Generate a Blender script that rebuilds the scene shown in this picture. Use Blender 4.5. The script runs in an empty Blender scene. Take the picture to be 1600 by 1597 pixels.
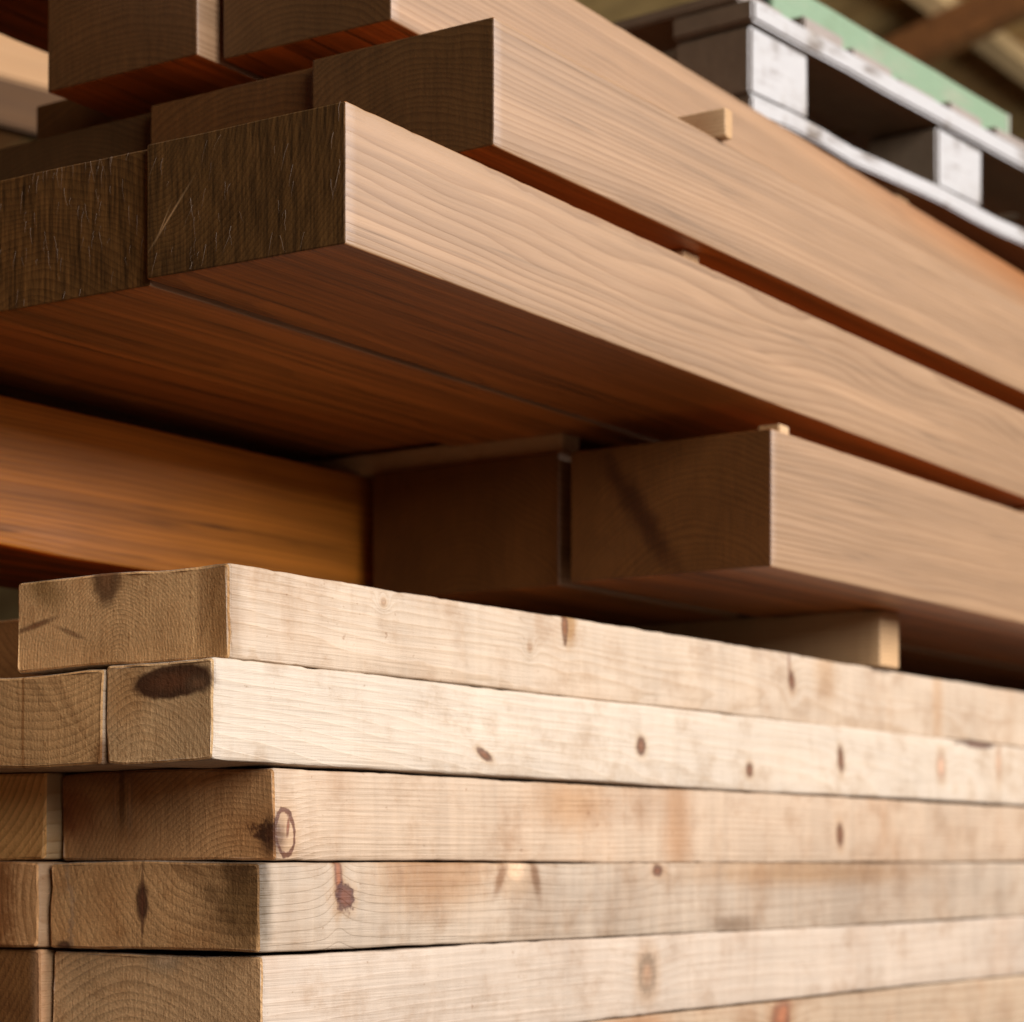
import bpy, bmesh, math, random
from mathutils import Vector, Matrix, noise as mnoise

# ------------------------------------------------------------------ camera, world, light, exposure
scn = bpy.context.scene
COL = scn.collection
R = math.radians

cam_d = bpy.data.cameras.new('camera')
cam = bpy.data.objects.new('camera', cam_d)
COL.objects.link(cam)
cam_d.sensor_width = 36.0
cam_d.lens = 81.83
cam_d.shift_y = 0.3447
cam_d.clip_start = 0.05
cam_d.clip_end = 200.0
cam.location = (0.0, 0.0, 0.0)
cam.rotation_euler = (R(90), 0, R(-90 + 33.965))      # level; the lens is shifted up
cam_d.dof.use_dof = True
cam_d.dof.focus_distance = 1.46
cam_d.dof.aperture_fstop = 7.5
scn.camera = cam

world = bpy.data.worlds.new('World')
scn.world = world
world.use_nodes = True
bgn = world.node_tree.nodes['Background']
bgn.inputs[0].default_value = (1.0, 0.48, 0.16, 1)
bgn.inputs[1].default_value = 0.028

ld = bpy.data.lights.new('open_shed_side', 'AREA')     # soft daylight through the open long side of the shed
ld.shape = 'RECTANGLE'
ld.size = 7.5
ld.size_y = 3.0
ld.energy = 830.0
ld.color = (0.97, 0.985, 1.05)
lo = bpy.data.objects.new('open_shed_side', ld)
COL.objects.link(lo)
lo.location = (2.0, -3.4, 2.3)
lo.rotation_euler = (R(90), 0, 0)                  # an area lamp shines along its own -Z: here +Y, a little down

scn.view_settings.view_transform = 'Standard'
scn.view_settings.look = 'None'
scn.view_settings.exposure = 0.0
scn.view_settings.gamma = 1.0
scn.render.engine = 'CYCLES'
scn.cycles.max_bounces = 6
scn.cycles.diffuse_bounces = 5


# ------------------------------------------------------------------ node helpers
class NT:
    def __init__(self, name):
        self.m = bpy.data.materials.new(name)
        self.m.use_nodes = True
        self.t = self.m.node_tree
        self.t.nodes.clear()
        self.out = self.t.nodes.new('ShaderNodeOutputMaterial')
        self.b = self.t.nodes.new('ShaderNodeBsdfPrincipled')
        self.t.links.new(self.b.outputs[0], self.out.inputs[0])

    def put(self, sock, v):
        if hasattr(v, 'is_output'):
            self.t.links.new(v, sock)
        elif v is not None:
            if hasattr(sock.default_value, '__len__') and len(sock.default_value) == 4 and len(v) == 3:
                v = tuple(v) + (1,)
            sock.default_value = v

    def ma(self, op, a, b=None, c=None, clamp=False):
        n = self.t.nodes.new('ShaderNodeMath')
        n.operation = op
        n.use_clamp = clamp
        self.put(n.inputs[0], a)
        if b is not None: self.put(n.inputs[1], b)
        if c is not None: self.put(n.inputs[2], c)
        return n.outputs[0]

    def vm(self, op, a, b=None, scale=None):
        n = self.t.nodes.new('ShaderNodeVectorMath')
        n.operation = op
        self.put(n.inputs[0], a)
        if b is not None: self.put(n.inputs[1], b)
        if scale is not None: self.put(n.inputs['Scale'], scale)
        return n.outputs['Value'] if op in ('LENGTH', 'DOT_PRODUCT', 'DISTANCE') else n.outputs[0]

    def noise(self, vec, scale=1.0, detail=2.0, rough=0.5, color=False):
        n = self.t.nodes.new('ShaderNodeTexNoise')
        self.put(n.inputs['Vector'], vec)
        n.inputs['Scale'].default_value = scale
        n.inputs['Detail'].default_value = detail
        n.inputs['Roughness'].default_value = rough
        return n.outputs['Color'] if color else n.outputs[0]

    def sep(self, v):
        n = self.t.nodes.new('ShaderNodeSeparateXYZ')
        self.put(n.inputs[0], v)
        return n.outputs[0], n.outputs[1], n.outputs[2]

    def comb(self, x, y, z):
        n = self.t.nodes.new('ShaderNodeCombineXYZ')
        for i, v in enumerate((x, y, z)): self.put(n.inputs[i], v)
        return n.outputs[0]

    def mix(self, f, a, b, blend='MIX'):
        n = self.t.nodes.new('ShaderNodeMix')
        n.data_type = 'RGBA'
        n.blend_type = blend
        self.put(n.inputs[0], f)
        self.put(n.inputs[6], a)
        self.put(n.inputs[7], b)
        return n.outputs[2]

    def ss(self, v, lo, hi, a=0.0, b=1.0):
        n = self.t.nodes.new('ShaderNodeMapRange')
        n.interpolation_type = 'SMOOTHSTEP'
        self.put(n.inputs[0], v)
        for i, q in enumerate((lo, hi, a, b)): n.inputs[i + 1].default_value = q
        return n.outputs[0]

    def tc(self, which='Object'):
        n = self.t.nodes.new('ShaderNodeTexCoord')
        return n.outputs[which]

    def bump(self, h, strength, dist):
        n = self.t.nodes.new('ShaderNodeBump')
        n.inputs['Strength'].default_value = strength
        n.inputs['Distance'].default_value = dist
        self.put(n.inputs['Height'], h)
        self.put(self.b.inputs['Normal'], n.outputs[0])


def wood(name, early, late, ring=230, pith=(0.09, -0.03), drift=(0.02, 0.01), ringc=0.6, warp=0.02, fiber=0.25, tone=0.35,
         saw=0.0, stain=None, stain_amt=0.5, end=(0.62, 0.52, 0.42), end_streak=0.3, end_speck=0.3, end_ring=0.3, marks=(), rough=0.62, bump=0.35, seed=0.0, refl=(0.60, 0.55, 0.465), shade_tint=None, end_bump=0.6, streak=0.0, grime=0.0):
    """Solid wood: growth rings round a pith line, so the long faces show figure and the ends show arcs."""
    early = tuple(a * b for a, b in zip(early, refl)); late = tuple(a * b for a, b in zip(late, refl))
    t = NT(name)
    P = t.tc('Object')
    Ps = t.vm('ADD', P, (seed * 1.37, seed * 2.11, seed * 0.73))
    x, y, z = t.sep(P)
    n1 = t.vm('SUBTRACT', t.noise(t.vm('MULTIPLY', Ps, (1.6, 9, 9)), 1, 2, color=True), (0.5, 0.5, 0.5))
    nx, ny, nz = t.sep(n1)
    fine = t.noise(t.vm('MULTIPLY', Ps, (7, 70, 70)), 1, 3)
    yy = t.ma('ADD', t.ma('SUBTRACT', t.ma('SUBTRACT', y, pith[0]), t.ma('MULTIPLY', x, drift[0])), t.ma('MULTIPLY', nx, warp))
    zz = t.ma('ADD', t.ma('SUBTRACT', t.ma('SUBTRACT', z, pith[1]), t.ma('MULTIPLY', x, drift[1])), t.ma('MULTIPLY', ny, warp))
    r = t.ma('SQRT', t.ma('ADD', t.ma('MULTIPLY', yy, yy), t.ma('MULTIPLY', zz, zz)))
    r = t.ma('ADD', r, t.ma('MULTIPLY', t.ma('SUBTRACT', fine, 0.5), 0.0022))
    wob = t.ma('SUBTRACT', t.noise(t.vm('MULTIPLY', Ps, (90, 90, 90)), 1, 2), 0.5)
    wob2 = t.ma('SUBTRACT', t.noise(t.vm('MULTIPLY', Ps, (260, 260, 260)), 1, 2), 0.5)
    dm = []
    for mk in marks:
        c, rad = mk['c'], mk['r']
        q = t.vm('SUBTRACT', P, c)
        if mk.get('rot'):
            n = t.t.nodes.new('ShaderNodeVectorRotate')
            n.rotation_type = 'Y_AXIS' if mk.get('axis', 'Y') == 'Y' else 'X_AXIS'
            t.put(n.inputs['Vector'], q)
            n.inputs['Angle'].default_value = R(mk['rot'])
            q = n.outputs[0]
        d = t.vm('LENGTH', t.vm('DIVIDE', q, rad))
        if mk.get('bend', 0):
            e = t.ma('EXPONENT', t.ma('MULTIPLY', t.ma('MULTIPLY', d, d), -0.16))
            r = t.ma('ADD', r, t.ma('MULTIPLY', e, mk['bend']))
        d = t.ma('ADD', d, t.ma('MULTIPLY', wob, mk.get('wob', 0.5)))
        d = t.ma('ADD', d, t.ma('MULTIPLY', wob2, mk.get('wob2', 0.35)))
        dm.append((mk, d))
    ph = t.ma('ADD', t.ma('MULTIPLY', r, ring), t.ma('MULTIPLY', t.noise(t.comb(t.ma('MULTIPLY', r, 45), seed, 0.3), 1, 1), 3.0))
    fr = t.ma('FRACT', ph)
    prof = t.ma('MULTIPLY', t.ma('POWER', fr, 2.2), t.ss(fr, 0.9, 1.0, 1.0, 0.0))
    prof = t.ma('MULTIPLY', prof, t.ma('ADD', 0.35, t.ma('MULTIPLY', t.noise(t.vm('MULTIPLY', Ps, (2.5, 25, 25)), 1, 2), 1.3)))
    fib = t.ma('SUBTRACT', t.noise(t.vm('MULTIPLY', Ps, (9, 480, 480)), 1, 3, 0.65), 0.5)
    blot = t.ma('SUBTRACT', t.noise(t.vm('MULTIPLY', Ps, (3.2, 17, 17)), 1, 4, 0.6), 0.5)
    nxo, nyo, _ = t.sep(t.tc('Normal'))
    em = t.ss(t.ma('ABSOLUTE', nxo), 0.55, 0.85)
    col = t.mix(t.ma('MULTIPLY', prof, ringc, clamp=True), early, late)
    val = t.ma('ADD', 1.0, t.ma('MULTIPLY', fib, fiber))
    val = t.ma('ADD', val, t.ma('MULTIPLY', blot, tone))
    sawn = None
    if saw:
        sawn = t.ma('SUBTRACT', t.noise(t.vm('MULTIPLY', Ps, (95, 5, 6)), 1, 3, 0.6), 0.5)
        sawb = t.ma('SUBTRACT', t.noise(t.vm('MULTIPLY', Ps, (16, 1.5, 3.5)), 1, 3, 0.6), 0.5)
        val = t.ma('ADD', val, t.ma('MULTIPLY', t.ma('ADD', sawn, t.ma('MULTIPLY', sawb, 1.4)), saw))
    if stain:
        sn = t.noise(t.vm('MULTIPLY', t.vm('ADD', Ps, (3, 7, 1)), (9, 14, 9)), 1, 5, 0.65)
        col = t.mix(t.ss(sn, 0.48, 0.74, 0.0, stain_amt), col, t.mix(1.0, col, stain, 'MULTIPLY'))
    if grime:                                          # yard dirt: cloudy patches, dark specks, brown lines left by neighbouring boards
        g1 = t.noise(t.vm('MULTIPLY', t.vm('ADD', Ps, (5, 2, 9)), (22, 20, 30)), 1, 6, 0.7)
        g2 = t.noise(t.vm('MULTIPLY', t.vm('ADD', Ps, (1, 8, 4)), (150, 150, 210)), 1, 3, 0.6)
        col = t.mix(t.ss(g1, 0.46, 0.75, 0.0, grime), col, t.vm('MULTIPLY', col, (0.66, 0.54, 0.42)))
        col = t.mix(t.ss(g2, 0.66, 0.76, 0.0, min(1.0, grime * 1.1)), col, t.vm('MULTIPLY', col, (0.55, 0.42, 0.31)))
    # end grain: darker, thirstier, sawn across
    st = t.ma('SUBTRACT', t.noise(t.vm('MULTIPLY', Ps, (3, 300, 26)), 1, 4, 0.65), 0.5)
    sp = t.ma('SUBTRACT', t.noise(t.vm('MULTIPLY', Ps, (10, 520, 520)), 1, 2, 0.7), 0.5)
    ev = t.ma('ADD', t.ma('ADD', 1.0, t.ma('MULTIPLY', st, end_streak)), t.ma('MULTIPLY', sp, end_speck))
    ev = t.ma('ADD', ev, t.ma('MULTIPLY', blot, tone * 2.2))
    ev = t.ma('MULTIPLY', ev, t.ma('SUBTRACT', 1.12, t.ma('MULTIPLY', prof, end_ring)))
    if streak:                                         # long dark flecks and bands along the grain
        s1 = t.ma('SUBTRACT', t.noise(t.vm('MULTIPLY', Ps, (1.3, 75, 75)), 1, 3, 0.6), 0.5)
        s2 = t.ma('SUBTRACT', t.noise(t.vm('MULTIPLY', Ps, (6.5, 190, 190)), 1, 2, 0.5), 0.62)
        s2 = t.ma('MINIMUM', t.ma('MULTIPLY', s2, -1.0), 0.0)
        amt = t.ss(nyo, -0.8, -0.4, streak, streak * 2.8)
        val = t.ma('ADD', val, t.ma('MULTIPLY', t.ma('ADD', s1, t.ma('MULTIPLY', s2, 2.2)), amt))
    lcol = t.vm('SCALE', col, scale=t.ma('MAXIMUM', val, 0.1))
    ecol = t.vm('SCALE', t.vm('MULTIPLY', col, end), scale=t.ma('MAXIMUM', ev, 0.12))
    if shade_tint:                                          # paints warm bounced shade into every side but the outer long one
        lcol = t.mix(t.ss(nyo, -0.8, -0.4), lcol, t.vm('MULTIPLY', lcol, shade_tint))
    col = t.mix(em, lcol, ecol)
    for mk, d in dm:
        if mk.get('bend', 0) >= 0.002:                 # resin-tinted halo round a knot
            col = t.mix(t.ss(d, 0.8, 2.1, 0.55, 0.0), col, t.vm('MULTIPLY', col, (0.86, 0.68, 0.48)))
        s = mk.get('soft', 0.35)
        if mk.get('outline'):
            w = mk['outline']
            m = t.ma('MULTIPLY', t.ss(d, 1 - w, 1 - w * 0.4), t.ss(d, 1 + w * 0.4, 1 + w, 1.0, 0.0))
        else:
            m = t.ss(d, 1 - s, 1 + s, 1.0, 0.0)
        m = t.ma('MULTIPLY', m, mk.get('k', 0.9))
        if mk.get('mul'):
            col = t.mix(m, col, t.vm('MULTIPLY', col, mk['col']))
        else:
            core = t.mix(t.ss(d, 0.2, 0.8), tuple(q * f for q, f in zip(mk['col'], (1.15, 0.85, 0.62))), tuple(q * f for q, f in zip(mk['col'], (0.62, 0.50, 0.38))))
            col = t.mix(m, col, t.vm('SCALE', core, scale=t.ma('ADD', 1.0, t.ma('MULTIPLY', wob2, 0.9))))
    t.put(t.b.inputs['Base Color'], col)
    t.put(t.b.inputs['Roughness'], t.ma('ADD', rough, t.ma('MULTIPLY', fib, 0.25)))
    t.b.inputs['Specular IOR Level'].default_value = 0.42
    h = t.ma('ADD', t.ma('MULTIPLY', fib, 0.8), t.ma('MULTIPLY', prof, 0.35))
    if sawn is not None: h = t.ma('ADD', h, t.ma('MULTIPLY', sawn, 1.2))
    h = t.mix(em, h, t.ma('ADD', t.ma('MULTIPLY', st, 0.7 * end_bump), t.ma('MULTIPLY', sp, 0.8 * end_bump)))
    t.bump(h, bump, 0.0022)
    return t.m


def paint(name, base, worn, amt=0.35, rough=0.6, scale=(5, 30, 30), dirt=(0.4, 0.33, 0.26), dirt_amt=0.3, seed=0.0, bare=None):  # worn also takes the pallet's darker tone, which paints shade
    t = NT(name)
    P = t.vm('ADD', t.tc('Object'), (seed, seed * 2, seed * 3))
    w = t.noise(t.vm('MULTIPLY', P, scale), 1, 5, 0.65)
    g = t.noise(t.vm('MULTIPLY', P, (40, 300, 300)), 1, 3, 0.6)
    b = t.noise(t.vm('MULTIPLY', P, (14, 14, 14)), 1, 4, 0.6)
    col = t.mix(t.ss(w, 0.5, 0.72, 0, amt), base, worn)
    col = t.mix(t.ss(b, 0.52, 0.78, 0, dirt_amt), col, t.vm('MULTIPLY', col, dirt))
    col = t.vm('SCALE', col, scale=t.ma('ADD', 0.85, t.ma('MULTIPLY', g, 0.3)))
    if bare:                                           # pale outer long side; brown elsewhere, put in to shade those sides
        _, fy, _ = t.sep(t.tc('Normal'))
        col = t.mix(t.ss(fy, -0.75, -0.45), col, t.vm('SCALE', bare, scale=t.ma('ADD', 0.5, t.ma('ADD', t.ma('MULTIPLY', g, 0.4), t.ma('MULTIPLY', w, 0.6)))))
    t.put(t.b.inputs['Base Color'], col)
    t.b.inputs['Roughness'].default_value = rough
    t.b.inputs['Specular IOR Level'].default_value = 0.3
    t.bump(t.ma('ADD', g, w), 0.3, 0.002)
    return t.m


# ------------------------------------------------------------------ mesh helpers
def link(name, me, mat, parent=None):
    o = bpy.data.objects.new(name, me)
    COL.objects.link(o)
    if mat: me.materials.append(mat)
    if parent: o.parent = parent
    return o


def tag(o, label=None, cat=None, group=None, kind=None):
    if label: o['label'] = label
    if cat: o['category'] = cat
    if group: o['group'] = group
    if kind: o['kind'] = kind
    return o


def timber_mesh(name, L, W, H, rad=0.0022, wav=0.0004, cup=0.0, seed=0, step=0.02, skew=0.0, rag=0.0, wane=None, nx_far=0.08, bow=0.0, chip=0.0006):
    """A sawn length with softened arrises: a closed profile swept along +X; x=0 is the sawn end that faces the camera."""
    rng = random.Random(seed)
    prof = []
    def corner(cy, cz, a0, rr):
        for k in range(4):
            a = R(a0 + 30 * k)
            prof.append((cy + rr * math.cos(a), cz + rr * math.sin(a)))
    def edge(p, q, n):
        for k in range(1, n):
            prof.append((p[0] + (q[0] - p[0]) * k / n, p[1] + (q[1] - p[1]) * k / n))
    w2 = max(3, int(W / 0.012)); h2 = max(3, int(H / 0.012))
    corner(rad, rad, 180, rad); edge((rad, 0), (W - rad, 0), w2)
    corner(W - rad, rad, 270, rad); edge((W, rad), (W, H - rad), h2)
    corner(W - rad, H - rad, 0, rad); edge((W - rad, H), (rad, H), w2)
    corner(rad, H - rad, 90, rad); edge((0, H - rad), (0, rad), h2)
    n = len(prof)
    xs = [0.0, rad * 0.35, rad]
    xx = rad
    while xx < L - rad - 0.02:
        xx += step if xx < 1.7 else nx_far
        xs.append(min(xx, L - rad - 0.005))
    xs += [L - rad, L]
    verts, faces = [], []
    so = Vector((seed * 3.1, seed * 1.7, seed * 5.3))
    for i, px in enumerate(xs):
        ins = 0.0
        if i == 0 or i == len(xs) - 1: ins = rad * 0.8
        elif i == 1: ins = rad * 0.25
        sy = 1 - 2 * ins / W; sz = 1 - 2 * ins / H
        for (py, pz) in prof:
            y = W / 2 + (py - W / 2) * sy
            z = H / 2 + (pz - H / 2) * sz
            q = Vector((px * 3.0, py * 14, pz * 14)) + so
            v = mnoise.noise_vector(q) * wav
            q2 = Vector((px * 22.0, py * 60, pz * 60)) + so
            v2 = mnoise.noise_vector(q2) * wav * 0.35
            z += cup * (4 * ((py - W / 2) / W) ** 2 - 0.5) + bow * math.sin(px * 2.2 + seed)
            x = px + (skew * (py / W) if i < 3 else 0.0)
            if i < 2 and rag:
                x += rag * mnoise.noise(Vector((py * 160, pz * 160, seed)))
            if chip:                                   # bruised, slightly furry arrises
                cyd = min(py, W - py); czd = min(pz, H - pz)
                if cyd < rad * 1.2 and czd < rad * 1.2:
                    a = mnoise.noise(Vector((px * 55, py * 20, pz * 20)) + so) + 0.6 * mnoise.noise(Vector((px * 170, py * 20, pz * 20)) + so)
                    a = max(0.0, a - 0.12) * chip * 2.6
                    y += a if py < W / 2 else -a
                    z += a if pz < H / 2 else -a
            if wane:                                   # bark-side wane along the lower front arris
                wx0, wx1, amt = wane
                f = max(0.0, min(1.0, (wx1 - px) / max(1e-6, wx1 - wx0)))
                dd = max(0.0, 1 - (py + pz) / 0.045)
                y += amt * f * dd; z += amt * f * dd
            verts.append((x, y + v.y + v2.y, z + v.z + v2.z))
    for i in range(len(xs) - 1):
        a, b = i * n, (i + 1) * n
        for k in range(n):
            k2 = (k + 1) % n
            faces.append((a + k, a + k2, b + k2, b + k))
    sides = len(faces)
    # end caps: grid of strips so that a cupped end stays well shaped
    faces.append(tuple(range(n - 1, -1, -1)))
    last = (len(xs) - 1) * n
    faces.append(tuple(last + k for k in range(n)))
    me = bpy.data.meshes.new(name)
    me.from_pydata(verts, [], faces)
    for i, p in enumerate(me.polygons): p.use_smooth = (2 * n <= i < sides - 2 * n)
    bm = bmesh.new(); bm.from_mesh(me)
    bmesh.ops.recalc_face_normals(bm, faces=bm.faces)
    bm.to_mesh(me); bm.free()
    return me


def timber(name, loc, size, mat, label, cat, group=None, yaw=0.0, pitch=0.0, **kw):
    me = timber_mesh(name, *size, **kw)
    o = link(name, me, mat)
    o.location = loc
    o.rotation_euler = (0, R(pitch), R(yaw))
    return tag(o, label, cat, group)


def box_mesh(name, dx, dy, dz, rad=0.0015, wav=0.0, seed=0, seg=1):
    bm = bmesh.new()
    bmesh.ops.create_cube(bm, size=1.0)
    for v in bm.verts: v.co = Vector(((v.co.x + 0.5) * dx, (v.co.y + 0.5) * dy, (v.co.z + 0.5) * dz))
    if seg > 1:
        bmesh.ops.subdivide_edges(bm, edges=[e for e in bm.edges if abs((e.verts[0].co - e.verts[1].co).x) > dx * 0.9], cuts=seg)
    if rad: bmesh.ops.bevel(bm, geom=[e for e in bm.edges if e.calc_face_angle(0) > 0.5], offset=rad, segments=2, affect='EDGES')
    if wav:
        for v in bm.verts:
            v.co += mnoise.noise_vector(v.co * 9 + Vector((seed * 3.3, seed, 0))) * wav
    me = bpy.data.meshes.new(name)
    bm.to_mesh(me); bm.free()
    return me


def part(name, loc, dims, mat, parent, rad=0.0015, wav=0.0, seed=0, rz=0.0, seg=1):
    o = link(name, box_mesh(name, *dims, rad=rad, wav=wav, seed=seed, seg=seg), mat, parent)
    o.location = loc
    o.rotation_euler = (0, 0, R(rz))
    return o


# ------------------------------------------------------------------ setting: floor and shed roof
def concrete():
    t = NT('concrete')
    P = t.tc('Object')
    a = t.noise(P, 1.3, 5, 0.6); b = t.noise(P, 40, 4, 0.6)
    col = t.mix(a, (0.05, 0.022, 0.007), (0.085, 0.040, 0.014))
    t.put(t.b.inputs['Base Color'], t.vm('SCALE', col, scale=t.ma('ADD', 0.8, t.ma('MULTIPLY', b, 0.4))))
    t.b.inputs['Roughness'].default_value = 0.85
    t.bump(b, 0.4, 0.004)
    return t.m

GZ = -0.246
bm = bmesh.new()
bmesh.ops.create_grid(bm, x_segments=2, y_segments=2, size=14)
me = bpy.data.meshes.new('floor'); bm.to_mesh(me); bm.free()
fl = link('floor', me, concrete()); fl.location = (4, 2, GZ)
tag(fl, 'bare earth-stained concrete floor under the stacked lumber', None, None, 'structure')

roof = bpy.data.objects.new('shed_roof', None); COL.objects.link(roof)
roof.location = (1.25, -0.75, 3.92)
roof.rotation_euler = (R(-14), 0, 0)
tag(roof, 'brown boarded shed roof with beams seen out of focus above the pallet', 'roof')
RM = [wood('roof_board_%d' % i, c, tuple(q * 0.6 for q in c), ring=60, pith=(0.05, -0.2), ringc=0.5, fiber=0.2, tone=0.9, stain=(0.5, 0.4, 0.3), seed=40 + i, refl=(0.95, 0.9, 0.8))
      for i, c in enumerate([(0.60, 0.42, 0.17), (0.52, 0.33, 0.13), (0.66, 0.46, 0.19)])]
RB = wood('roof_beam', (0.30, 0.14, 0.045), (0.2, 0.085, 0.028), ring=70, pith=(0.05, -0.1), tone=0.6, seed=51, refl=(0.95, 0.9, 0.8))
RS = wood('roof_batten', (0.80, 0.58, 0.30), (0.6, 0.42, 0.2), ring=70, pith=(0.05, -0.1), tone=0.7, seed=52, refl=(0.95, 0.9, 0.8))
rm = box_mesh('roof_board', 11.2, 0.295, 0.025, rad=0.002)
rmes = []
for m in RM:
    q = rm.copy(); q.materials.append(m); rmes.append(q)
rng = random.Random(5)
for i in range(44):
    o = bpy.data.objects.new('roof_board', rmes[rng.choice((0, 0, 1, 1, 2))]); COL.objects.link(o)
    o.parent = roof
    o.rotation_euler = (0, 0, R(90))
    o.location = (0.30 * (i + 1), 0, 0.0 + rng.uniform(0, 0.004))
for y in (0.0, 0.8, 1.6, 2.42, 3.22, 4.22, 4.95, 5.65, 6.45, 7.3):
    part('purlin', (0.0, y * 1.25, -0.0775), (13.2, 0.075, 0.075), RS, roof, rad=0.003)
for x in (1.2, 3.0, 4.82, 6.9, 8.9):
    part('roof_beam', (x * 1.25, 0.0, -0.2, ), (0.09, 11.1, 0.12), RB, roof, rad=0.004)

# post and rails of the shed, seen past the ends of the upper timbers
PM = wood('shed_rail_wood', (0.47, 0.265, 0.115), (0.34, 0.17, 0.06), ring=90, pith=(0.05, -0.1), tone=0.4, ringc=0.5, seed=61, refl=(0.75, 0.68, 0.55))
PG = wood('shed_rail_grey', (0.13, 0.062, 0.020), (0.07, 0.03, 0.01), ring=90, rough=0.9, pith=(0.05, -0.1), tone=0.6, ringc=0.5, seed=62)
sf = bpy.data.objects.new('shed_post', None); COL.objects.link(sf)
sf.location = (2.138, 2.196, GZ)
sf.rotation_euler = (0, 0, R(-12))
tag(sf, 'pale shed post rails in the upper corner behind the dark timber ends', 'post')
part('post', (0.45, 0.034, 0.0), (0.12, 0.12, 2.6), PM, sf, rad=0.004)
part('rail', (-1.4, 0.0, 1.252), (1.96, 0.028, 0.14), PM, sf, rad=0.003)
part('rail', (-1.4, -0.004, 1.19), (1.96, 0.03, 0.06), PG, sf, rad=0.003)

# ------------------------------------------------------------------ lower stack: pale rough-sawn planks
KD = (0.13, 0.055, 0.022)
KM = (0.24, 0.12, 0.055)
def K(x, z, rx, rz, y=0.0, ry=0.012, col=KD, **kw):
    d = dict(c=(x, y, z), r=(rx, ry, rz), col=col, bend=0.007); d.update(kw); return d
def EK(y, z, ry, rz, x=0.0, rx=0.01, col=KD, **kw):
    d = dict(c=(x, y, z), r=(rx, ry, rz), col=col, bend=0.0, axis='X'); d.update(kw); return d

PE, PL = (0.77, 0.62, 0.49), (0.60, 0.42, 0.27)
ENDP = (1.75, 1.38, 0.86)
FY = 0.95
pine = dict(bump=0.5, fiber=0.2, tone=0.34, grime=0.62)
MA = wood('pine_top_plank', PE, PL, ring=430, pith=(0.095, 0.004), drift=(0.01, 0.004), ringc=0.55, saw=0.24, stain=(0.8, 0.66, 0.53), stain_amt=0.5,
          end=ENDP, end_streak=0.35, end_speck=0.7, seed=1, marks=[
    K(0.386, 0.052, 0.0045, 0.014, soft=0.2, col=(0.20, 0.11, 0.05), bend=0.001),
    K(0.392, 0.055, 0.010, 0.018, soft=0.5, col=(0.7, 0.5, 0.25), mul=True, bend=0),
    K(0.7615, 0.036, 0.006, 0.010, rot=10, bend=0.003), K(0.757, 0.052, 0.0025, 0.02, soft=0.4, k=0.6, bend=0),
    K(0.158, 0.049, 0.003, 0.0025, k=0.3), K(0.338, 0.033, 0.003, 0.003, k=0.3),
    K(1.085, 0.035, 0.012, 0.04, soft=0.8, col=(0.9, 0.76, 0.62), mul=True, bend=0), K(0.83, 0.05, 0.02, 0.03, soft=0.8, col=(0.9, 0.78, 0.64), mul=True, bend=0),
    EK(0.106, 0.058, 0.013, 0.018, col=(0.16, 0.075, 0.03), soft=0.35, k=0.85),
    EK(0.165, 0.056, 0.022, 0.012, col=(0.45, 0.42, 0.33), mul=True, soft=0.7, rot=-35),
    EK(0.172, 0.03, 0.02, 0.002, col=(0.2, 0.09, 0.04), soft=0.6, rot=12, k=0.8),
    EK(0.14, 0.024, 0.014, 0.0016, col=(0.2, 0.1, 0.05), soft=0.6, rot=-20, k=0.6),
    EK(0.01, 0.03, 0.012, 0.05, col=(0.55, 0.45, 0.33), mul=True, soft=0.9, k=0.8)], **pine)
MB_ = wood('pine_white_plank', (0.84, 0.72, 0.61), (0.69, 0.53, 0.38), ring=230, pith=(0.06, -0.02), drift=(0.05, 0.01), ringc=0.36, saw=0.12, stain=(0.9, 0.75, 0.6), stain_amt=0.3,
           end=(1.62, 1.27, 0.80), end_streak=0.3, end_speck=0.5, seed=2, warp=0.03, marks=[
    K(0.293, 0.0155, 0.010, 0.0035, rot=-20, bend=0.002), K(0.513, 0.031, 0.007, 0.0075, bend=0.003), K(0.6945, 0.018, 0.006, 0.006, bend=0.003),
    K(0.872, 0.034, 0.006, 0.012, rot=12, bend=0.003), K(1.10, 0.035, 0.010, 0.014, col=(0.50, 0.37, 0.30), soft=0.6, k=0.8),
    K(1.252, 0.045, 0.006, 0.02, col=(0.50, 0.38, 0.31), soft=0.6, k=0.7), K(1.192, 0.0610, 0.050, 0.0034, col=(0.10, 0.05, 0.03), soft=0.3, wob=1.2, bend=0),
    EK(0.034, 0.0505, 0.036, 0.0105, col=(0.13, 0.055, 0.025), soft=0.14, rot=3, k=0.96, wob=0.25, wob2=0.14), EK(0.012, 0.0485, 0.012, 0.006, col=(0.26, 0.17, 0.10), soft=0.4, k=0.75),
    EK(0.075, 0.045, 0.02, 0.02, col=(0.8, 0.68, 0.55), mul=True, soft=0.8)], **pine)
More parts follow.
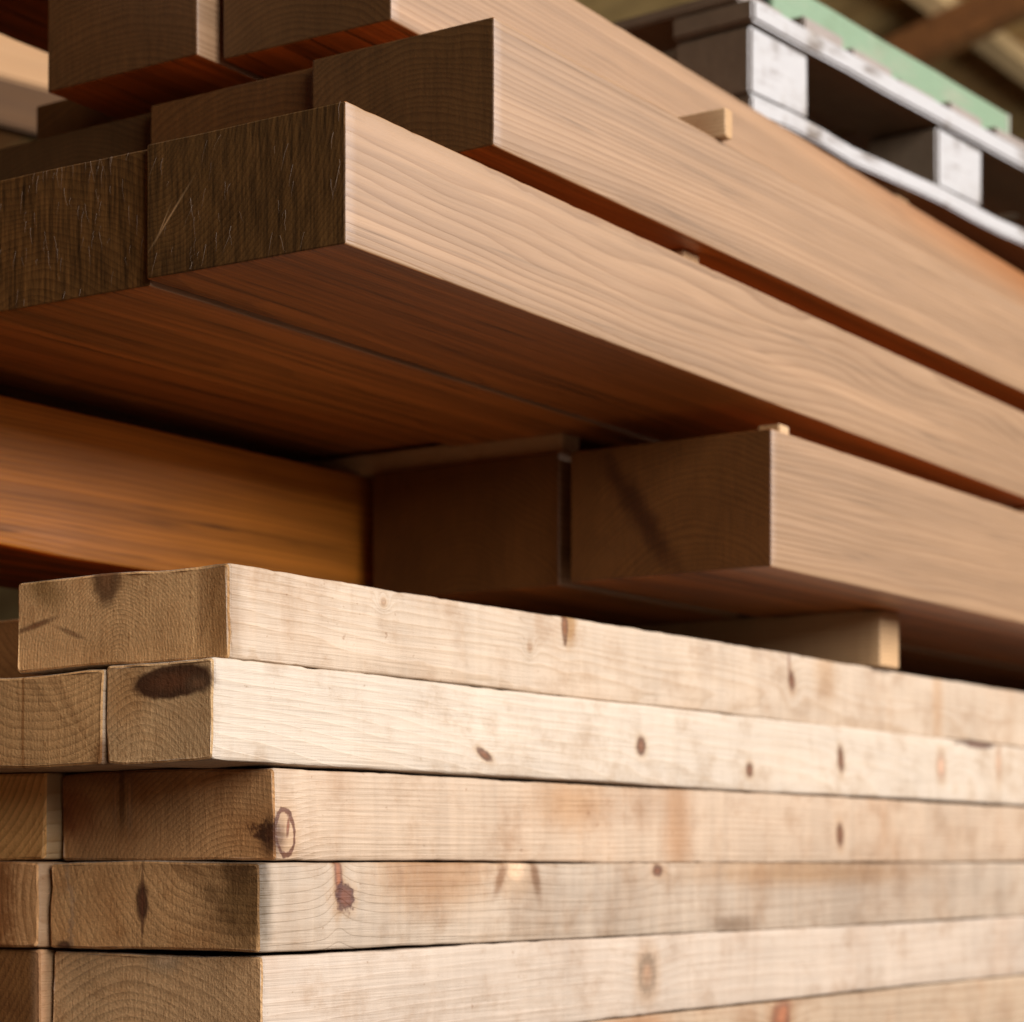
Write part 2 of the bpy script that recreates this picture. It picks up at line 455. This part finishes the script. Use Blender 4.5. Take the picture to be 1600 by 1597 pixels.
MC = wood('pine_tan_plank', (0.72, 0.55, 0.415), (0.55, 0.37, 0.23), ring=260, pith=(0.03, -0.05), drift=(0.015, 0.02), ringc=0.34, saw=0.30, stain=(0.74, 0.56, 0.4), stain_amt=0.6,
          end=(1.36, 1.0, 0.60), end_streak=0.5, end_speck=0.45, seed=3, marks=[
    K(0.010, 0.018, 0.0095, 0.0145, outline=0.17, rot=8, col=(0.15, 0.05, 0.02), wob=0.35, wob2=0.3, bend=0.006, ry=0.04),
    K(0.013, 0.022, 0.0016, 0.007, col=(0.2, 0.08, 0.04), soft=0.4, rot=-8, bend=0), EK(0.004, 0.016, 0.008, 0.012, col=(0.10, 0.045, 0.02), soft=0.6, k=0.85),
    K(0.815, 0.0245, 0.007, 0.011, rot=10), K(0.5127, 0.036, 0.022, 0.06, col=(0.78, 0.6, 0.44), mul=True, soft=0.8, bend=0),
    K(0.35, 0.045, 0.05, 0.02, col=(0.85, 0.68, 0.5), mul=True, soft=0.8, bend=0),
    EK(0.176, 0.033, 0.022, 0.015, col=(0.62, 0.40, 0.28), mul=True, rot=-25, k=0.8, soft=0.6), EK(0.186, 0.028, 0.012, 0.008, col=(0.5, 0.34, 0.26), mul=True, rot=-25, k=0.7, soft=0.6), EK(0.125, 0.045, 0.0025, 0.025, col=(0.62, 0.42, 0.25), soft=0.6, k=0.7), EK(0.138, 0.04, 0.002, 0.018, col=(0.62, 0.42, 0.25), soft=0.6, k=0.6),
    EK(0.132, 0.042, 0.0025, 0.022, col=(0.16, 0.08, 0.03), soft=0.6, k=0.7), EK(0.15, 0.06, 0.05, 0.01, col=(0.45, 0.33, 0.25), mul=True, soft=0.8)], **pine)
MD = wood('pine_grey_plank', (0.67, 0.54, 0.43), (0.48, 0.35, 0.24), ring=170, pith=(0.02, 0.12), drift=(0.0, 0.01), ringc=0.38, saw=0.32, stain=(0.7, 0.56, 0.42), stain_amt=0.6,
          end=(1.75, 1.28, 0.74), end_streak=0.2, end_speck=0.8, seed=4, warp=0.03, marks=[
    K(0.080, 0.050, 0.0042, 0.020, col=(0.2, 0.085, 0.04), soft=0.35), K(0.086, 0.0345, 0.0105, 0.0085, col=(0.10, 0.035, 0.02), soft=0.25, rot=-25, wob=1.5, wob2=1.1, bend=0.006),
    K(0.495, 0.051, 0.0075, 0.005), K(0.289, 0.053, 0.018, 0.016, col=(0.72, 0.61, 0.48), soft=0.5, k=0.5, bend=0.004),
    K(0.189, 0.058, 0.055, 0.026, col=(0.86, 0.72, 0.57), mul=True, soft=0.6, bend=0.004), K(0.268, 0.046, 0.005, 0.014, col=(0.5, 0.36, 0.24), mul=True, rot=-25, soft=0.7, bend=0), K(0.315, 0.046, 0.005, 0.016, col=(0.5, 0.36, 0.24), mul=True, rot=20, soft=0.7, bend=0),
    K(0.626, 0.006, 0.035, 0.006, col=(0.5, 0.42, 0.34), mul=True, soft=0.8, bend=0), K(0.77, 0.05, 0.22, 0.012, col=(0.8, 0.62, 0.42), mul=True, soft=0.8, bend=0),
    K(0.9, 0.035, 0.18, 0.04, col=(0.83, 0.80, 0.77), mul=True, soft=0.8, bend=0),
    EK(0.0995, 0.032, 0.0055, 0.012, col=(0.10, 0.035, 0.018), soft=0.3, k=0.9, wob=0.5), EK(0.0995, 0.032, 0.0014, 0.027, col=(0.14, 0.06, 0.03), soft=0.5, k=0.7),
    EK(0.006, 0.035, 0.033, 0.034, col=(0.30, 0.27, 0.20), mul=True, soft=0.7, k=0.95, wob=0.9), EK(0.02, 0.066, 0.06, 0.016, col=(0.35, 0.28, 0.2), mul=True, soft=0.8, k=0.9),
    EK(0.185, 0.025, 0.022, 0.05, outline=0.14, col=(0.75, 0.55, 0.38), k=0.5), EK(0.17, 0.002, 0.006, 0.003, col=(0.1, 0.05, 0.03), soft=0.5)], **pine)
ME = wood('pine_pale_plank', (0.75, 0.62, 0.52), (0.62, 0.47, 0.36), ring=170, pith=(0.1, -0.09), drift=(0.02, 0.03), ringc=0.45, saw=0.2, stain=(0.84, 0.72, 0.62), stain_amt=0.5,
          end=(1.65, 1.28, 0.80), end_streak=0.25, end_speck=0.9, seed=6, marks=[
    K(0.4765, 0.032, 0.0145, 0.017, col=(0.36, 0.29, 0.22), soft=0.3, bend=0.005), K(0.476, 0.034, 0.008, 0.010, col=(0.28, 0.2, 0.14), soft=0.5, k=0.6, bend=0),
    EK(0.083, 0.058, 0.014, 0.008, col=(0.62, 0.55, 0.42), soft=0.6, k=0.6)], **pine)
MF = wood('pine_bottom_plank', (0.66, 0.5, 0.36), (0.46, 0.3, 0.18), ring=200, pith=(0.08, -0.03), ringc=0.6, saw=0.30, stain=(0.75, 0.56, 0.4), stain_amt=0.7,
          end=ENDP, end_streak=0.3, end_speck=0.5, seed=7, marks=[K(0.70, 0.048, 0.018, 0.016, col=(0.28, 0.12, 0.06), wob=1.2), K(0.45, 0.055, 0.05, 0.008, col=(0.8, 0.55, 0.35), mul=True, soft=0.8, bend=0)], **pine)

GL = 'pale planks in the lower stack'
def plank(x, y, z, w, h, mat, label, seed, L=2.9, cup=0.0, wav=0.0017, **kw):
    return timber('plank', (x, y, z), (L, w, h), mat, label, 'plank', GL, seed=seed, cup=cup, wav=wav, rad=0.0022, rag=0.0016, chip=0.0003, step=0.007, **kw)

plank(1.0977, 0.950, 0.1275, 0.189, 0.0595, MA, 'topmost pale plank of the lower stack, curved growth rings on its end', 1, cup=-0.0006, yaw=0.2, skew=0.004)
plank(1.0805, 0.949, 0.0630, 0.0921, 0.0635, MB_, 'whitest plank of the lower stack with a long dark knot at its end', 2, cup=0.0010, skew=0.003)
plank(1.1411, 0.950, 0.0022, 0.187, 0.0595, MC, 'tan plank with a loose oval knot at its corner, third from the stack top', 3, cup=-0.0011, yaw=0.1)
plank(1.1256, 0.950, -0.0565, 0.183, 0.0575, MD, 'greyish plank with a split dark knot, its end stained black on one side', 4, cup=-0.0008)
plank(1.1300, 0.9515, -0.1200, 0.184, 0.0622, ME, 'pale plank with one round tan knot, fifth from the stack top', 5, cup=0.0004, bow=0.0004)
plank(1.1350, 0.950, -0.1825, 0.186, 0.0612, MF, 'lowest visible plank, brown-stained, cut off by the picture bottom', 6)

ML1 = wood('pine_yellow_end', (0.80, 0.55, 0.30), (0.58, 0.33, 0.13), ring=170, pith=(0.09, 0.09), ringc=0.7, end=(1.75, 1.45, 1.0), end_streak=0.12, end_speck=0.3, seed=11, **pine)
ML2 = wood('pine_red_end', (0.72, 0.47, 0.28), (0.5, 0.28, 0.13), ring=190, pith=(-0.06, 0.03), ringc=0.65, end=(1.75, 1.5, 1.15), end_streak=0.25, end_speck=0.4, seed=12, marks=[
    EK(0.10, 0.03, 0.076, 0.4, col=(0.5, 0.38, 0.27), mul=True, soft=0.12, wob=0.2)], **pine)
ML3 = wood('pine_brown_end', (0.58, 0.37, 0.20), (0.38, 0.2, 0.09), ring=190, pith=(0.1, 0.1), ringc=0.5, end=(0.85, 0.6, 0.34), end_streak=0.25, end_speck=0.4, seed=13, marks=[
    EK(0.002, 0.03, 0.006, 0.2, col=(0.62, 0.42, 0.25), soft=0.7, k=0.7)], **pine)
ML4 = wood('pine_dull_end', (0.70, 0.53, 0.36), (0.52, 0.35, 0.2), ring=220, pith=(0.08, -0.06), ringc=0.45, end=(1.0, 0.8, 0.56), end_streak=0.3, end_speck=0.4, seed=14, **pine)
ML5 = wood('pine_joined_end', (0.72, 0.55, 0.39), (0.54, 0.37, 0.22), ring=200, pith=(0.05, 0.15), ringc=0.45, end=(1.5, 1.18, 0.76), end_streak=0.4, end_speck=0.5, seed=17, marks=[EK(0.072, 0.03, 0.0012, 0.2, col=(0.6, 0.48, 0.36), mul=True, soft=0.7), EK(0.0, 0.006, 0.008, 0.010, col=(0.4, 0.28, 0.18), mul=True, soft=0.6)], **pine)
plank(1.0815, 1.0415, 0.0630, 0.182, 0.0598, ML5, 'plank end joined closely beside the whitest plank, cut off by the picture edge', 14, cup=0.0008)
plank(1.128, 1.1395, 0.0030, 0.188, 0.0592, ML1, 'yellow plank end with wavy rings beside the tan plank', 11)
plank(1.118, 1.1365, -0.0560, 0.188, 0.0580, ML2, 'plank end half brown and half cream beside the greyish plank', 12)
plank(1.122, 1.1385, -0.1190, 0.188, 0.0615, ML3, 'dull brown plank end beside the pale round-knotted plank', 13)
plank(1.125, 1.1390, -0.1825, 0.188, 0.0610, ML4, 'plank end below the dull brown one, in the picture corner', 15)
plank(1.25, 1.1500, 0.1262, 0.188, 0.0590, ML3, 'dark recessed plank beside the topmost pale plank', 16)

BMt = wood('bearer_wood', (0.74, 0.50, 0.28), (0.5, 0.28, 0.12), ring=260, pith=(0.02, -0.03), ringc=0.6, tone=0.3, end=(1.0, 0.95, 0.88), end_streak=0.15, end_speck=0.3, saw=0.1, seed=20)
for x in (1.5, 3.2):
    o = timber('floor_bearer', (x, 0.97, GZ), (0.36, 0.09, 0.0615), BMt, ('nearer' if x < 2 else 'farther') + ' square bearer on the floor under the pale stack, below the picture', 'bearer', 'floor bearers', yaw=90, seed=int(x * 10))
    o.location.x += 0.09

# ------------------------------------------------------------------ bearers and sticks between the layers (long axis runs into the pile)
def stick(name, x, y0, y1, z, w, h, mat, label, seed, group=None, yaw=0.0):
    o = timber(name, (x + w, y0, z), (y1 - y0, w, h), mat, label, 'stick', group, yaw=90 + yaw, seed=seed, rad=0.0012, wav=0.0004)
    return o
STM = wood('stick_wood', (0.76, 0.52, 0.30), (0.52, 0.3, 0.13), ring=330, pith=(0.01, -0.03), ringc=0.6, tone=0.3, end=(0.8, 0.72, 0.6), end_streak=0.3, end_speck=0.6, grime=0.6, seed=21)
stick('spacer_block', 2.026, 0.944, 1.42, 0.1882, 0.043, 0.0535, BMt, 'thick square spacer with a pale sawn end, lying on the topmost pale plank', 31)
stick('spacer_block', 3.35, 0.96, 1.42, 0.1882, 0.043, 0.0535, BMt, 'thick square spacer farther along the topmost pale plank, outside the picture', 32)

# ------------------------------------------------------------------ upper pile: planed red-brown timbers
CE, CL = (0.468, 0.294, 0.172), (0.25, 0.13, 0.062)
ENDC = (0.40, 0.25, 0.105)
ced = dict(bump=0.22, rough=0.46)
def cedar(name, seed, early=CE, late=CL, **kw):
    d = dict(ring=230, ringc=0.6, warp=0.03, fiber=0.22, tone=0.34, end=ENDC, end_streak=0.6, end_speck=0.35, seed=seed, shade_tint=(1.2, 0.64, 0.21), end_ring=0.2, streak=0.85); d.update(ced); d.update(kw)
    return wood(name, early, late, **d)
GU = 'red-brown timbers in the upper pile'
def beam(x, y, z, L, w, h, mat, label, seed, yaw=0.0, **kw):
    k = dict(rad=0.0016, wav=0.0004, step=0.010, chip=0.0003); k.update(kw)
    return timber('timber', (x, y, z), (L, w, h), mat, label, 'timber', GU, yaw=yaw, seed=seed, **k)

# layer on the spacers
Z1 = 0.2422
r1 = beam(1.690, 0.884, Z1, 2.4, 0.194, 0.1125, cedar('timber_wood_a', 71, pith=(0.07, -0.06), drift=(0.01, 0.02), marks=[
    EK(0.125, 0.055, 0.010, 0.06, soft=0.8, col=(0.35, 0.25, 0.18), mul=True, rot=35, wob=1.2)]), 'pink-brown timber resting on the thick square spacer', 71)
beam(1.702, 1.097, Z1, 2.3, 0.204, 0.1168, cedar('timber_wood_b', 72, pith=(0.1, -0.05)), 'timber whose nearly black end lies in the deep shade beside the spacer-borne one', 72)
beam(0.72, 1.321, Z1, 3.3, 0.190, 0.1170, cedar('timber_wood_c', 73, early=(0.80, 0.285, 0.032), late=(0.40, 0.11, 0.012), streak=1.5, tone=0.9, pith=(0.06, -0.08), drift=(0.02, 0.01)), 'orange timber jutting out far, its long side glowing in the shade', 73, wane=(0.35, 0.62, 0.012))
# splinter on the front corner of the lowest timber
sp = part('splinter', (0.022, 0.004, 0.1115), (0.018, 0.02, 0.009), STM, r1, rad=0.001)

# layer 2
Z2 = 0.3795
P1M = cedar('timber_wood_d', 74, pith=(0.16, 0.10), drift=(-0.01, 0.03), warp=0.035, ring=290, ringc=0.58, end_streak=3.2, end_ring=0.12, end=(0.36, 0.285, 0.15), marks=[EK(0.141, 0.038, 0.0009, 0.024, col=(0.5, 0.36, 0.2), rot=-42, soft=0.6, k=0.8, wob=0.2, wob2=0.8), EK(0.147, 0.034, 0.0006, 0.012, col=(0.5, 0.36, 0.2), rot=-30, soft=0.6, k=0.7, wob=0.2)])
P2M = cedar('timber_wood_e', 75, pith=(0.1, -0.09), drift=(0.02, 0.01), end_streak=3.4, end_ring=0.12, end=(0.43, 0.33, 0.165))
P3M = cedar('timber_wood_f', 76, pith=(0.1, -0.09))
p1 = beam(1.1247, 0.8805, Z2, 2.9, 0.1612, 0.0880, P1M, 'foremost timber of the overhanging layer with a sharp pale corner', 74, yaw=1.3)
p2 = beam(1.1255, 1.0424, Z2 - 0.0030, 2.9, 0.164, 0.0902, P2M, 'timber with a frayed dark end beside the foremost overhanging one', 75, yaw=1.3)
p3 = beam(1.150, 1.2100, Z2 + 0.0035, 2.8, 0.164, 0.0800, P3M, 'timber of the overhanging layer showing only its dark underside', 76, yaw=1.3)

# layer 3
Z3 = 0.490
beam(1.3103, 0.8975, Z3, 2.75, 0.1575, 0.0886, cedar('timber_wood_g', 77, pith=(0.06, -0.12), drift=(0.0, 0.02), end=(0.36, 0.285, 0.165), end_streak=0.9), 'wide-faced timber set back above the foremost overhanging one', 77, yaw=0.7)
beam(1.3180, 1.0590, Z3, 2.7, 0.160, 0.0876, cedar('timber_wood_h', 78, pith=(0.06, -0.12), end=(0.38, 0.265, 0.13), end_streak=0.9), 'middle timber end of the third layer, between two dark gaps', 78, yaw=0.6)
beam(1.3270, 1.2235, Z3, 2.7, 0.170, 0.0870, cedar('timber_wood_i', 79, pith=(0.1, -0.1), end=(0.24, 0.19, 0.11)), 'darkest timber end of the third layer, below the pale shed rails', 79, yaw=0.6)

# layer 4
Z4 = 0.6025
beam(1.3300, 1.0000, Z4, 2.7, 0.1545, 0.0955, cedar('timber_wood_j', 80, marks=[K(1.55, 0.100, 0.62, 0.030, col=(1.0, 0.60, 0.24), mul=True, soft=0.8, k=0.9, bend=0, ry=0.05, wob=0.2, wob2=0.1)], pith=(0.09, -0.10), drift=(0.01, -0.02), end=(0.36, 0.28, 0.16)), 'uppermost timber carrying the pallet on its back', 80, yaw=1.6)  # the soft orange mark paints the pallet's shade along the top edge
beam(1.3060, 1.1625, Z4, 2.6, 0.1545, 0.0955, cedar('timber_wood_k', 81, pith=(0.08, -0.14), end=(0.40, 0.30, 0.175), end_streak=0.9), 'top-layer timber end with arched rings beside the pallet-carrying one', 81, yaw=0.2)
beam(1.455, 1.322, Z4, 2.4, 0.16, 0.0600, cedar('timber_wood_l', 82, pith=(0.08, -0.14)), 'thin dark timber end recessed behind the arched-ring end, beside the pale rails', 82)
beam(0.80, 1.342, 0.724, 3.1, 0.165, 0.0955, cedar('timber_wood_m', 83, pith=(0.08, -0.14)), 'highest timber, only its dark orange underside showing in the upper corner', 83)
beam(1.16, 1.377, Z2 + 0.0085, 2.8, 0.166, 0.0860, P3M, 'hidden timber, added so the slit above the orange timber stays black', 84, yaw=1.3)  # extra unseen timber, added to close off and darken the slit

# sticks between those layers
stick('spacer_stick', 1.712, 1.100, 1.46, Z1 + 0.1175, 0.028, 0.0192, STM, 'thin spacer stick lying on the nearly black timber end', 33)
stick('spacer_stick', 2.35, 0.915, 1.315, Z1 + 0.1128, 0.028, 0.0240, STM, 'thin spacer stick hidden deep between the lowest timber and the overhanging layer', 34)
stick('spacer_stick', 3.30, 0.925, 1.315, Z1 + 0.1128, 0.028, 0.0240, STM, 'thin spacer stick under the overhanging layer, outside the picture', 35)
stick('spacer_stick', 1.612, 0.9215, 1.38, Z2 + 0.0883, 0.026, 0.0218, STM, 'spacer stick with its tiny pale end in the long dark slit above the overhanging layer', 36)
stick('spacer_stick', 3.10, 0.93, 1.38, Z2 + 0.0883, 0.026, 0.0218, STM, 'spacer stick in the upper slit, outside the picture', 37)
stick('spacer_stick', 1.630, 0.894, 1.46, Z3 + 0.0890, 0.013, 0.0233, STM, 'spacer stick poking out of the seam just below the pallet corner', 38)
stick('spacer_stick', 1.62, 1.19, 1.52, Z4 + 0.0957, 0.03, 0.0220, STM, 'spacer stick under the highest timber, hidden behind the arched-ring end', 43)
stick('spacer_stick', 3.10, 0.915, 1.46, Z3 + 0.0890, 0.022, 0.0233, STM, 'spacer stick under the pallet-carrying timber, outside the picture', 39)

# frayed fibres on the two overhanging ends
FM = NT('fibre')
FM.b.inputs['Base Color'].default_value = (0.11, 0.06, 0.026, 1)
FM.b.inputs['Roughness'].default_value = 0.7
def fray(parent, W, H, n, seed, spots):
    rg = random.Random(seed)
    vs, fs = [], []
    for k in range(n):
        if rg.random() < 0.45 and spots:
            cy, cz, s = rg.choice(spots)
            y0 = max(0.004, min(W - 0.004, rg.gauss(cy, s))); z0 = max(0.006, min(H, rg.gauss(cz, s * 1.4)))
        else:
            y0 = rg.uniform(0.004, W - 0.004); z0 = rg.uniform(0.01, H)
        ln = rg.uniform(0.004, 0.017); a = R(rg.gauss(-90, 12)); wd = rg.uniform(0.00008, 0.0002)
        out = rg.uniform(0.0003, 0.0014)
        pts = []
        for j in range(4):
            f = j / 3
            yy = y0 + math.cos(a) * ln * f + rg.uniform(-1, 1) * 0.0006
            zz = max(0.001, z0 + math.sin(a) * ln * f)
            xx = -0.0004 - out * math.sin(f * 2.6)
            pts.append((xx, yy, zz))
        b = len(vs)
        for j, p in enumerate(pts):
            w = wd * (1 - 0.8 * j / 3)
            vs += [(p[0], p[1] - w, p[2]), (p[0] - w * 1.3, p[1], p[2]), (p[0], p[1] + w, p[2])]
        for j in range(3):
            for q in range(3):
                q2 = (q + 1) % 3
                fs.append((b + 3 * j + q, b + 3 * j + q2, b + 3 * j + 3 + q2, b + 3 * j + 3 + q))
    me = bpy.data.meshes.new('frayed_fibres'); me.from_pydata(vs, [], fs)
    o = link('frayed_fibres', me, FM.m, parent)
    o['kind'] = 'stuff'
    return o
fray(p1, 0.1605, 0.088, 45, 3, [(0.02, 0.06, 0.02), (0.12, 0.04, 0.02)])
fray(p2, 0.164, 0.0895, 80, 4, [(0.04, 0.075, 0.025), (0.09, 0.05, 0.03), (0.06, 0.086, 0.03)])

# ------------------------------------------------------------------ pallet on the top timber
PW = [paint('pallet_grey_%d' % i, c, w, 0.95, scale=(14, 40, 40), seed=i * 1.7, dirt=(0.6, 0.52, 0.42), dirt_amt=0.8, bare=(0.125, 0.085, 0.05)) for i, (c, w) in enumerate([((0.36, 0.332, 0.30), (0.14, 0.108, 0.08)), ((0.24, 0.19, 0.15), (0.15, 0.11, 0.075))])]  # darker second tone and brown sides paint shade into the pallet's inside
pal = bpy.data.objects.new('pallet', None); COL.objects.link(pal)
pal.location = (1.984, 1.058, 0.7215)
pal.rotation_euler = (0, 0, R(-3.5))
tag(pal, 'weathered whitish block pallet lying on the topmost timber', 'pallet')
for j, y in enumerate((0.0, 0.31, 0.62)):
    part('bottom_board', (0.0, y, 0.0), (1.0, 0.095, 0.018), PW[0], pal, rad=0.002, wav=0.0035, seed=j, seg=14)
    for i, x in enumerate((0.002, 0.391, 0.888)):
        part('block', (x, y + 0.003, 0.0205), (0.108, 0.088, 0.066), PW[(i + j) % 2 if j else 0], pal, rad=0.003, wav=0.001, seed=i + j * 3)
    part('rail_board', (0.0, y - 0.002, 0.089), (1.0, 0.095, 0.022), PW[j % 2], pal, rad=0.003, wav=0.0012, seed=5 + j, seg=10)
rg = random.Random(8)
xx = 0.0
while xx < 0.98:
    w = rg.uniform(0.078, 0.09)
    part('deck_board', (xx, rg.uniform(0.004, 0.016), 0.1125), (w, 0.70, 0.013 + rg.uniform(-0.002, 0.002)), PW[1], pal, rad=0.002, wav=0.001, seed=int(xx * 100))
    xx += w + rg.uniform(0.022, 0.032)
stick('spacer_lath', 2.30, 1.052, 1.75, Z4 + 0.0957, 0.03, 0.0195, STM, 'thin lath holding the pallet up off the topmost timber', 41)
stick('spacer_lath', 2.78, 1.060, 1.75, Z4 + 0.0957, 0.03, 0.0195, STM, 'thin lath under the far end of the pallet, outside the picture', 42)

# green board on the pallet, with a coil of dark strapping at its end
GM = paint('green_paint', (0.165, 0.225, 0.13), (0.23, 0.23, 0.15), 0.7, rough=0.45, scale=(8, 20, 20), dirt=(0.7, 0.65, 0.55), dirt_amt=0.35)
gb = bpy.data.objects.new('painted_board', None); COL.objects.link(gb)
gb.location = (2.086, 1.090, 0.8495)
gb.rotation_euler = (0, 0, R(-3.2))
tag(gb, 'light green painted board lying along the pallet deck', 'board')
part('painted_face', (0, 0, 0), (0.545, 0.05, 0.045), GM, gb, rad=0.0015, wav=0.001, seed=2, seg=8)
part('end_cap', (0.5455, 0.0005, 0.001), (0.007, 0.049, 0.044), paint('green_end', (0.32, 0.31, 0.23), (0.25, 0.2, 0.15), 0.4), gb, rad=0.001)
DM = paint('dark_strap', (0.030, 0.045, 0.032), (0.06, 0.05, 0.04), 0.4, rough=0.4)
vs, fs = [], []
N = 130
for k in range(N):
    a = k / N * 2 * math.pi * 3.2
    rr = 0.015 + 0.0028 * k / N * 3.2
    px, pz = rr * math.cos(a), rr * math.sin(a)
    nx, nz = math.cos(a), math.sin(a)
    jj = 0.004 * math.sin(a * 0.37)
    for (dy, dr) in ((-0.009, 0), (0.009, 0), (0.009, 0.0011), (-0.009, 0.0011)):
        vs.append((px + nx * dr, dy + jj, pz + nz * dr))
    if k:
        b = 4 * (k - 1)
        for q in range(4): fs.append((b + q, b + (q + 1) % 4, b + 4 + (q + 1) % 4, b + 4 + q))
fs += [(3, 2, 1, 0), tuple(4 * (N - 1) + q for q in range(4))]
me = bpy.data.meshes.new('strap_coil'); me.from_pydata(vs, [], fs)
o = link('strap_coil', me, DM.m if hasattr(DM, 'm') else DM)
o.location = (2.052, 1.092, 0.8735)
o.rotation_euler = (0, R(20), R(25))
tag(o, 'small coil of dark green strapping beside the green board end', 'strapping')
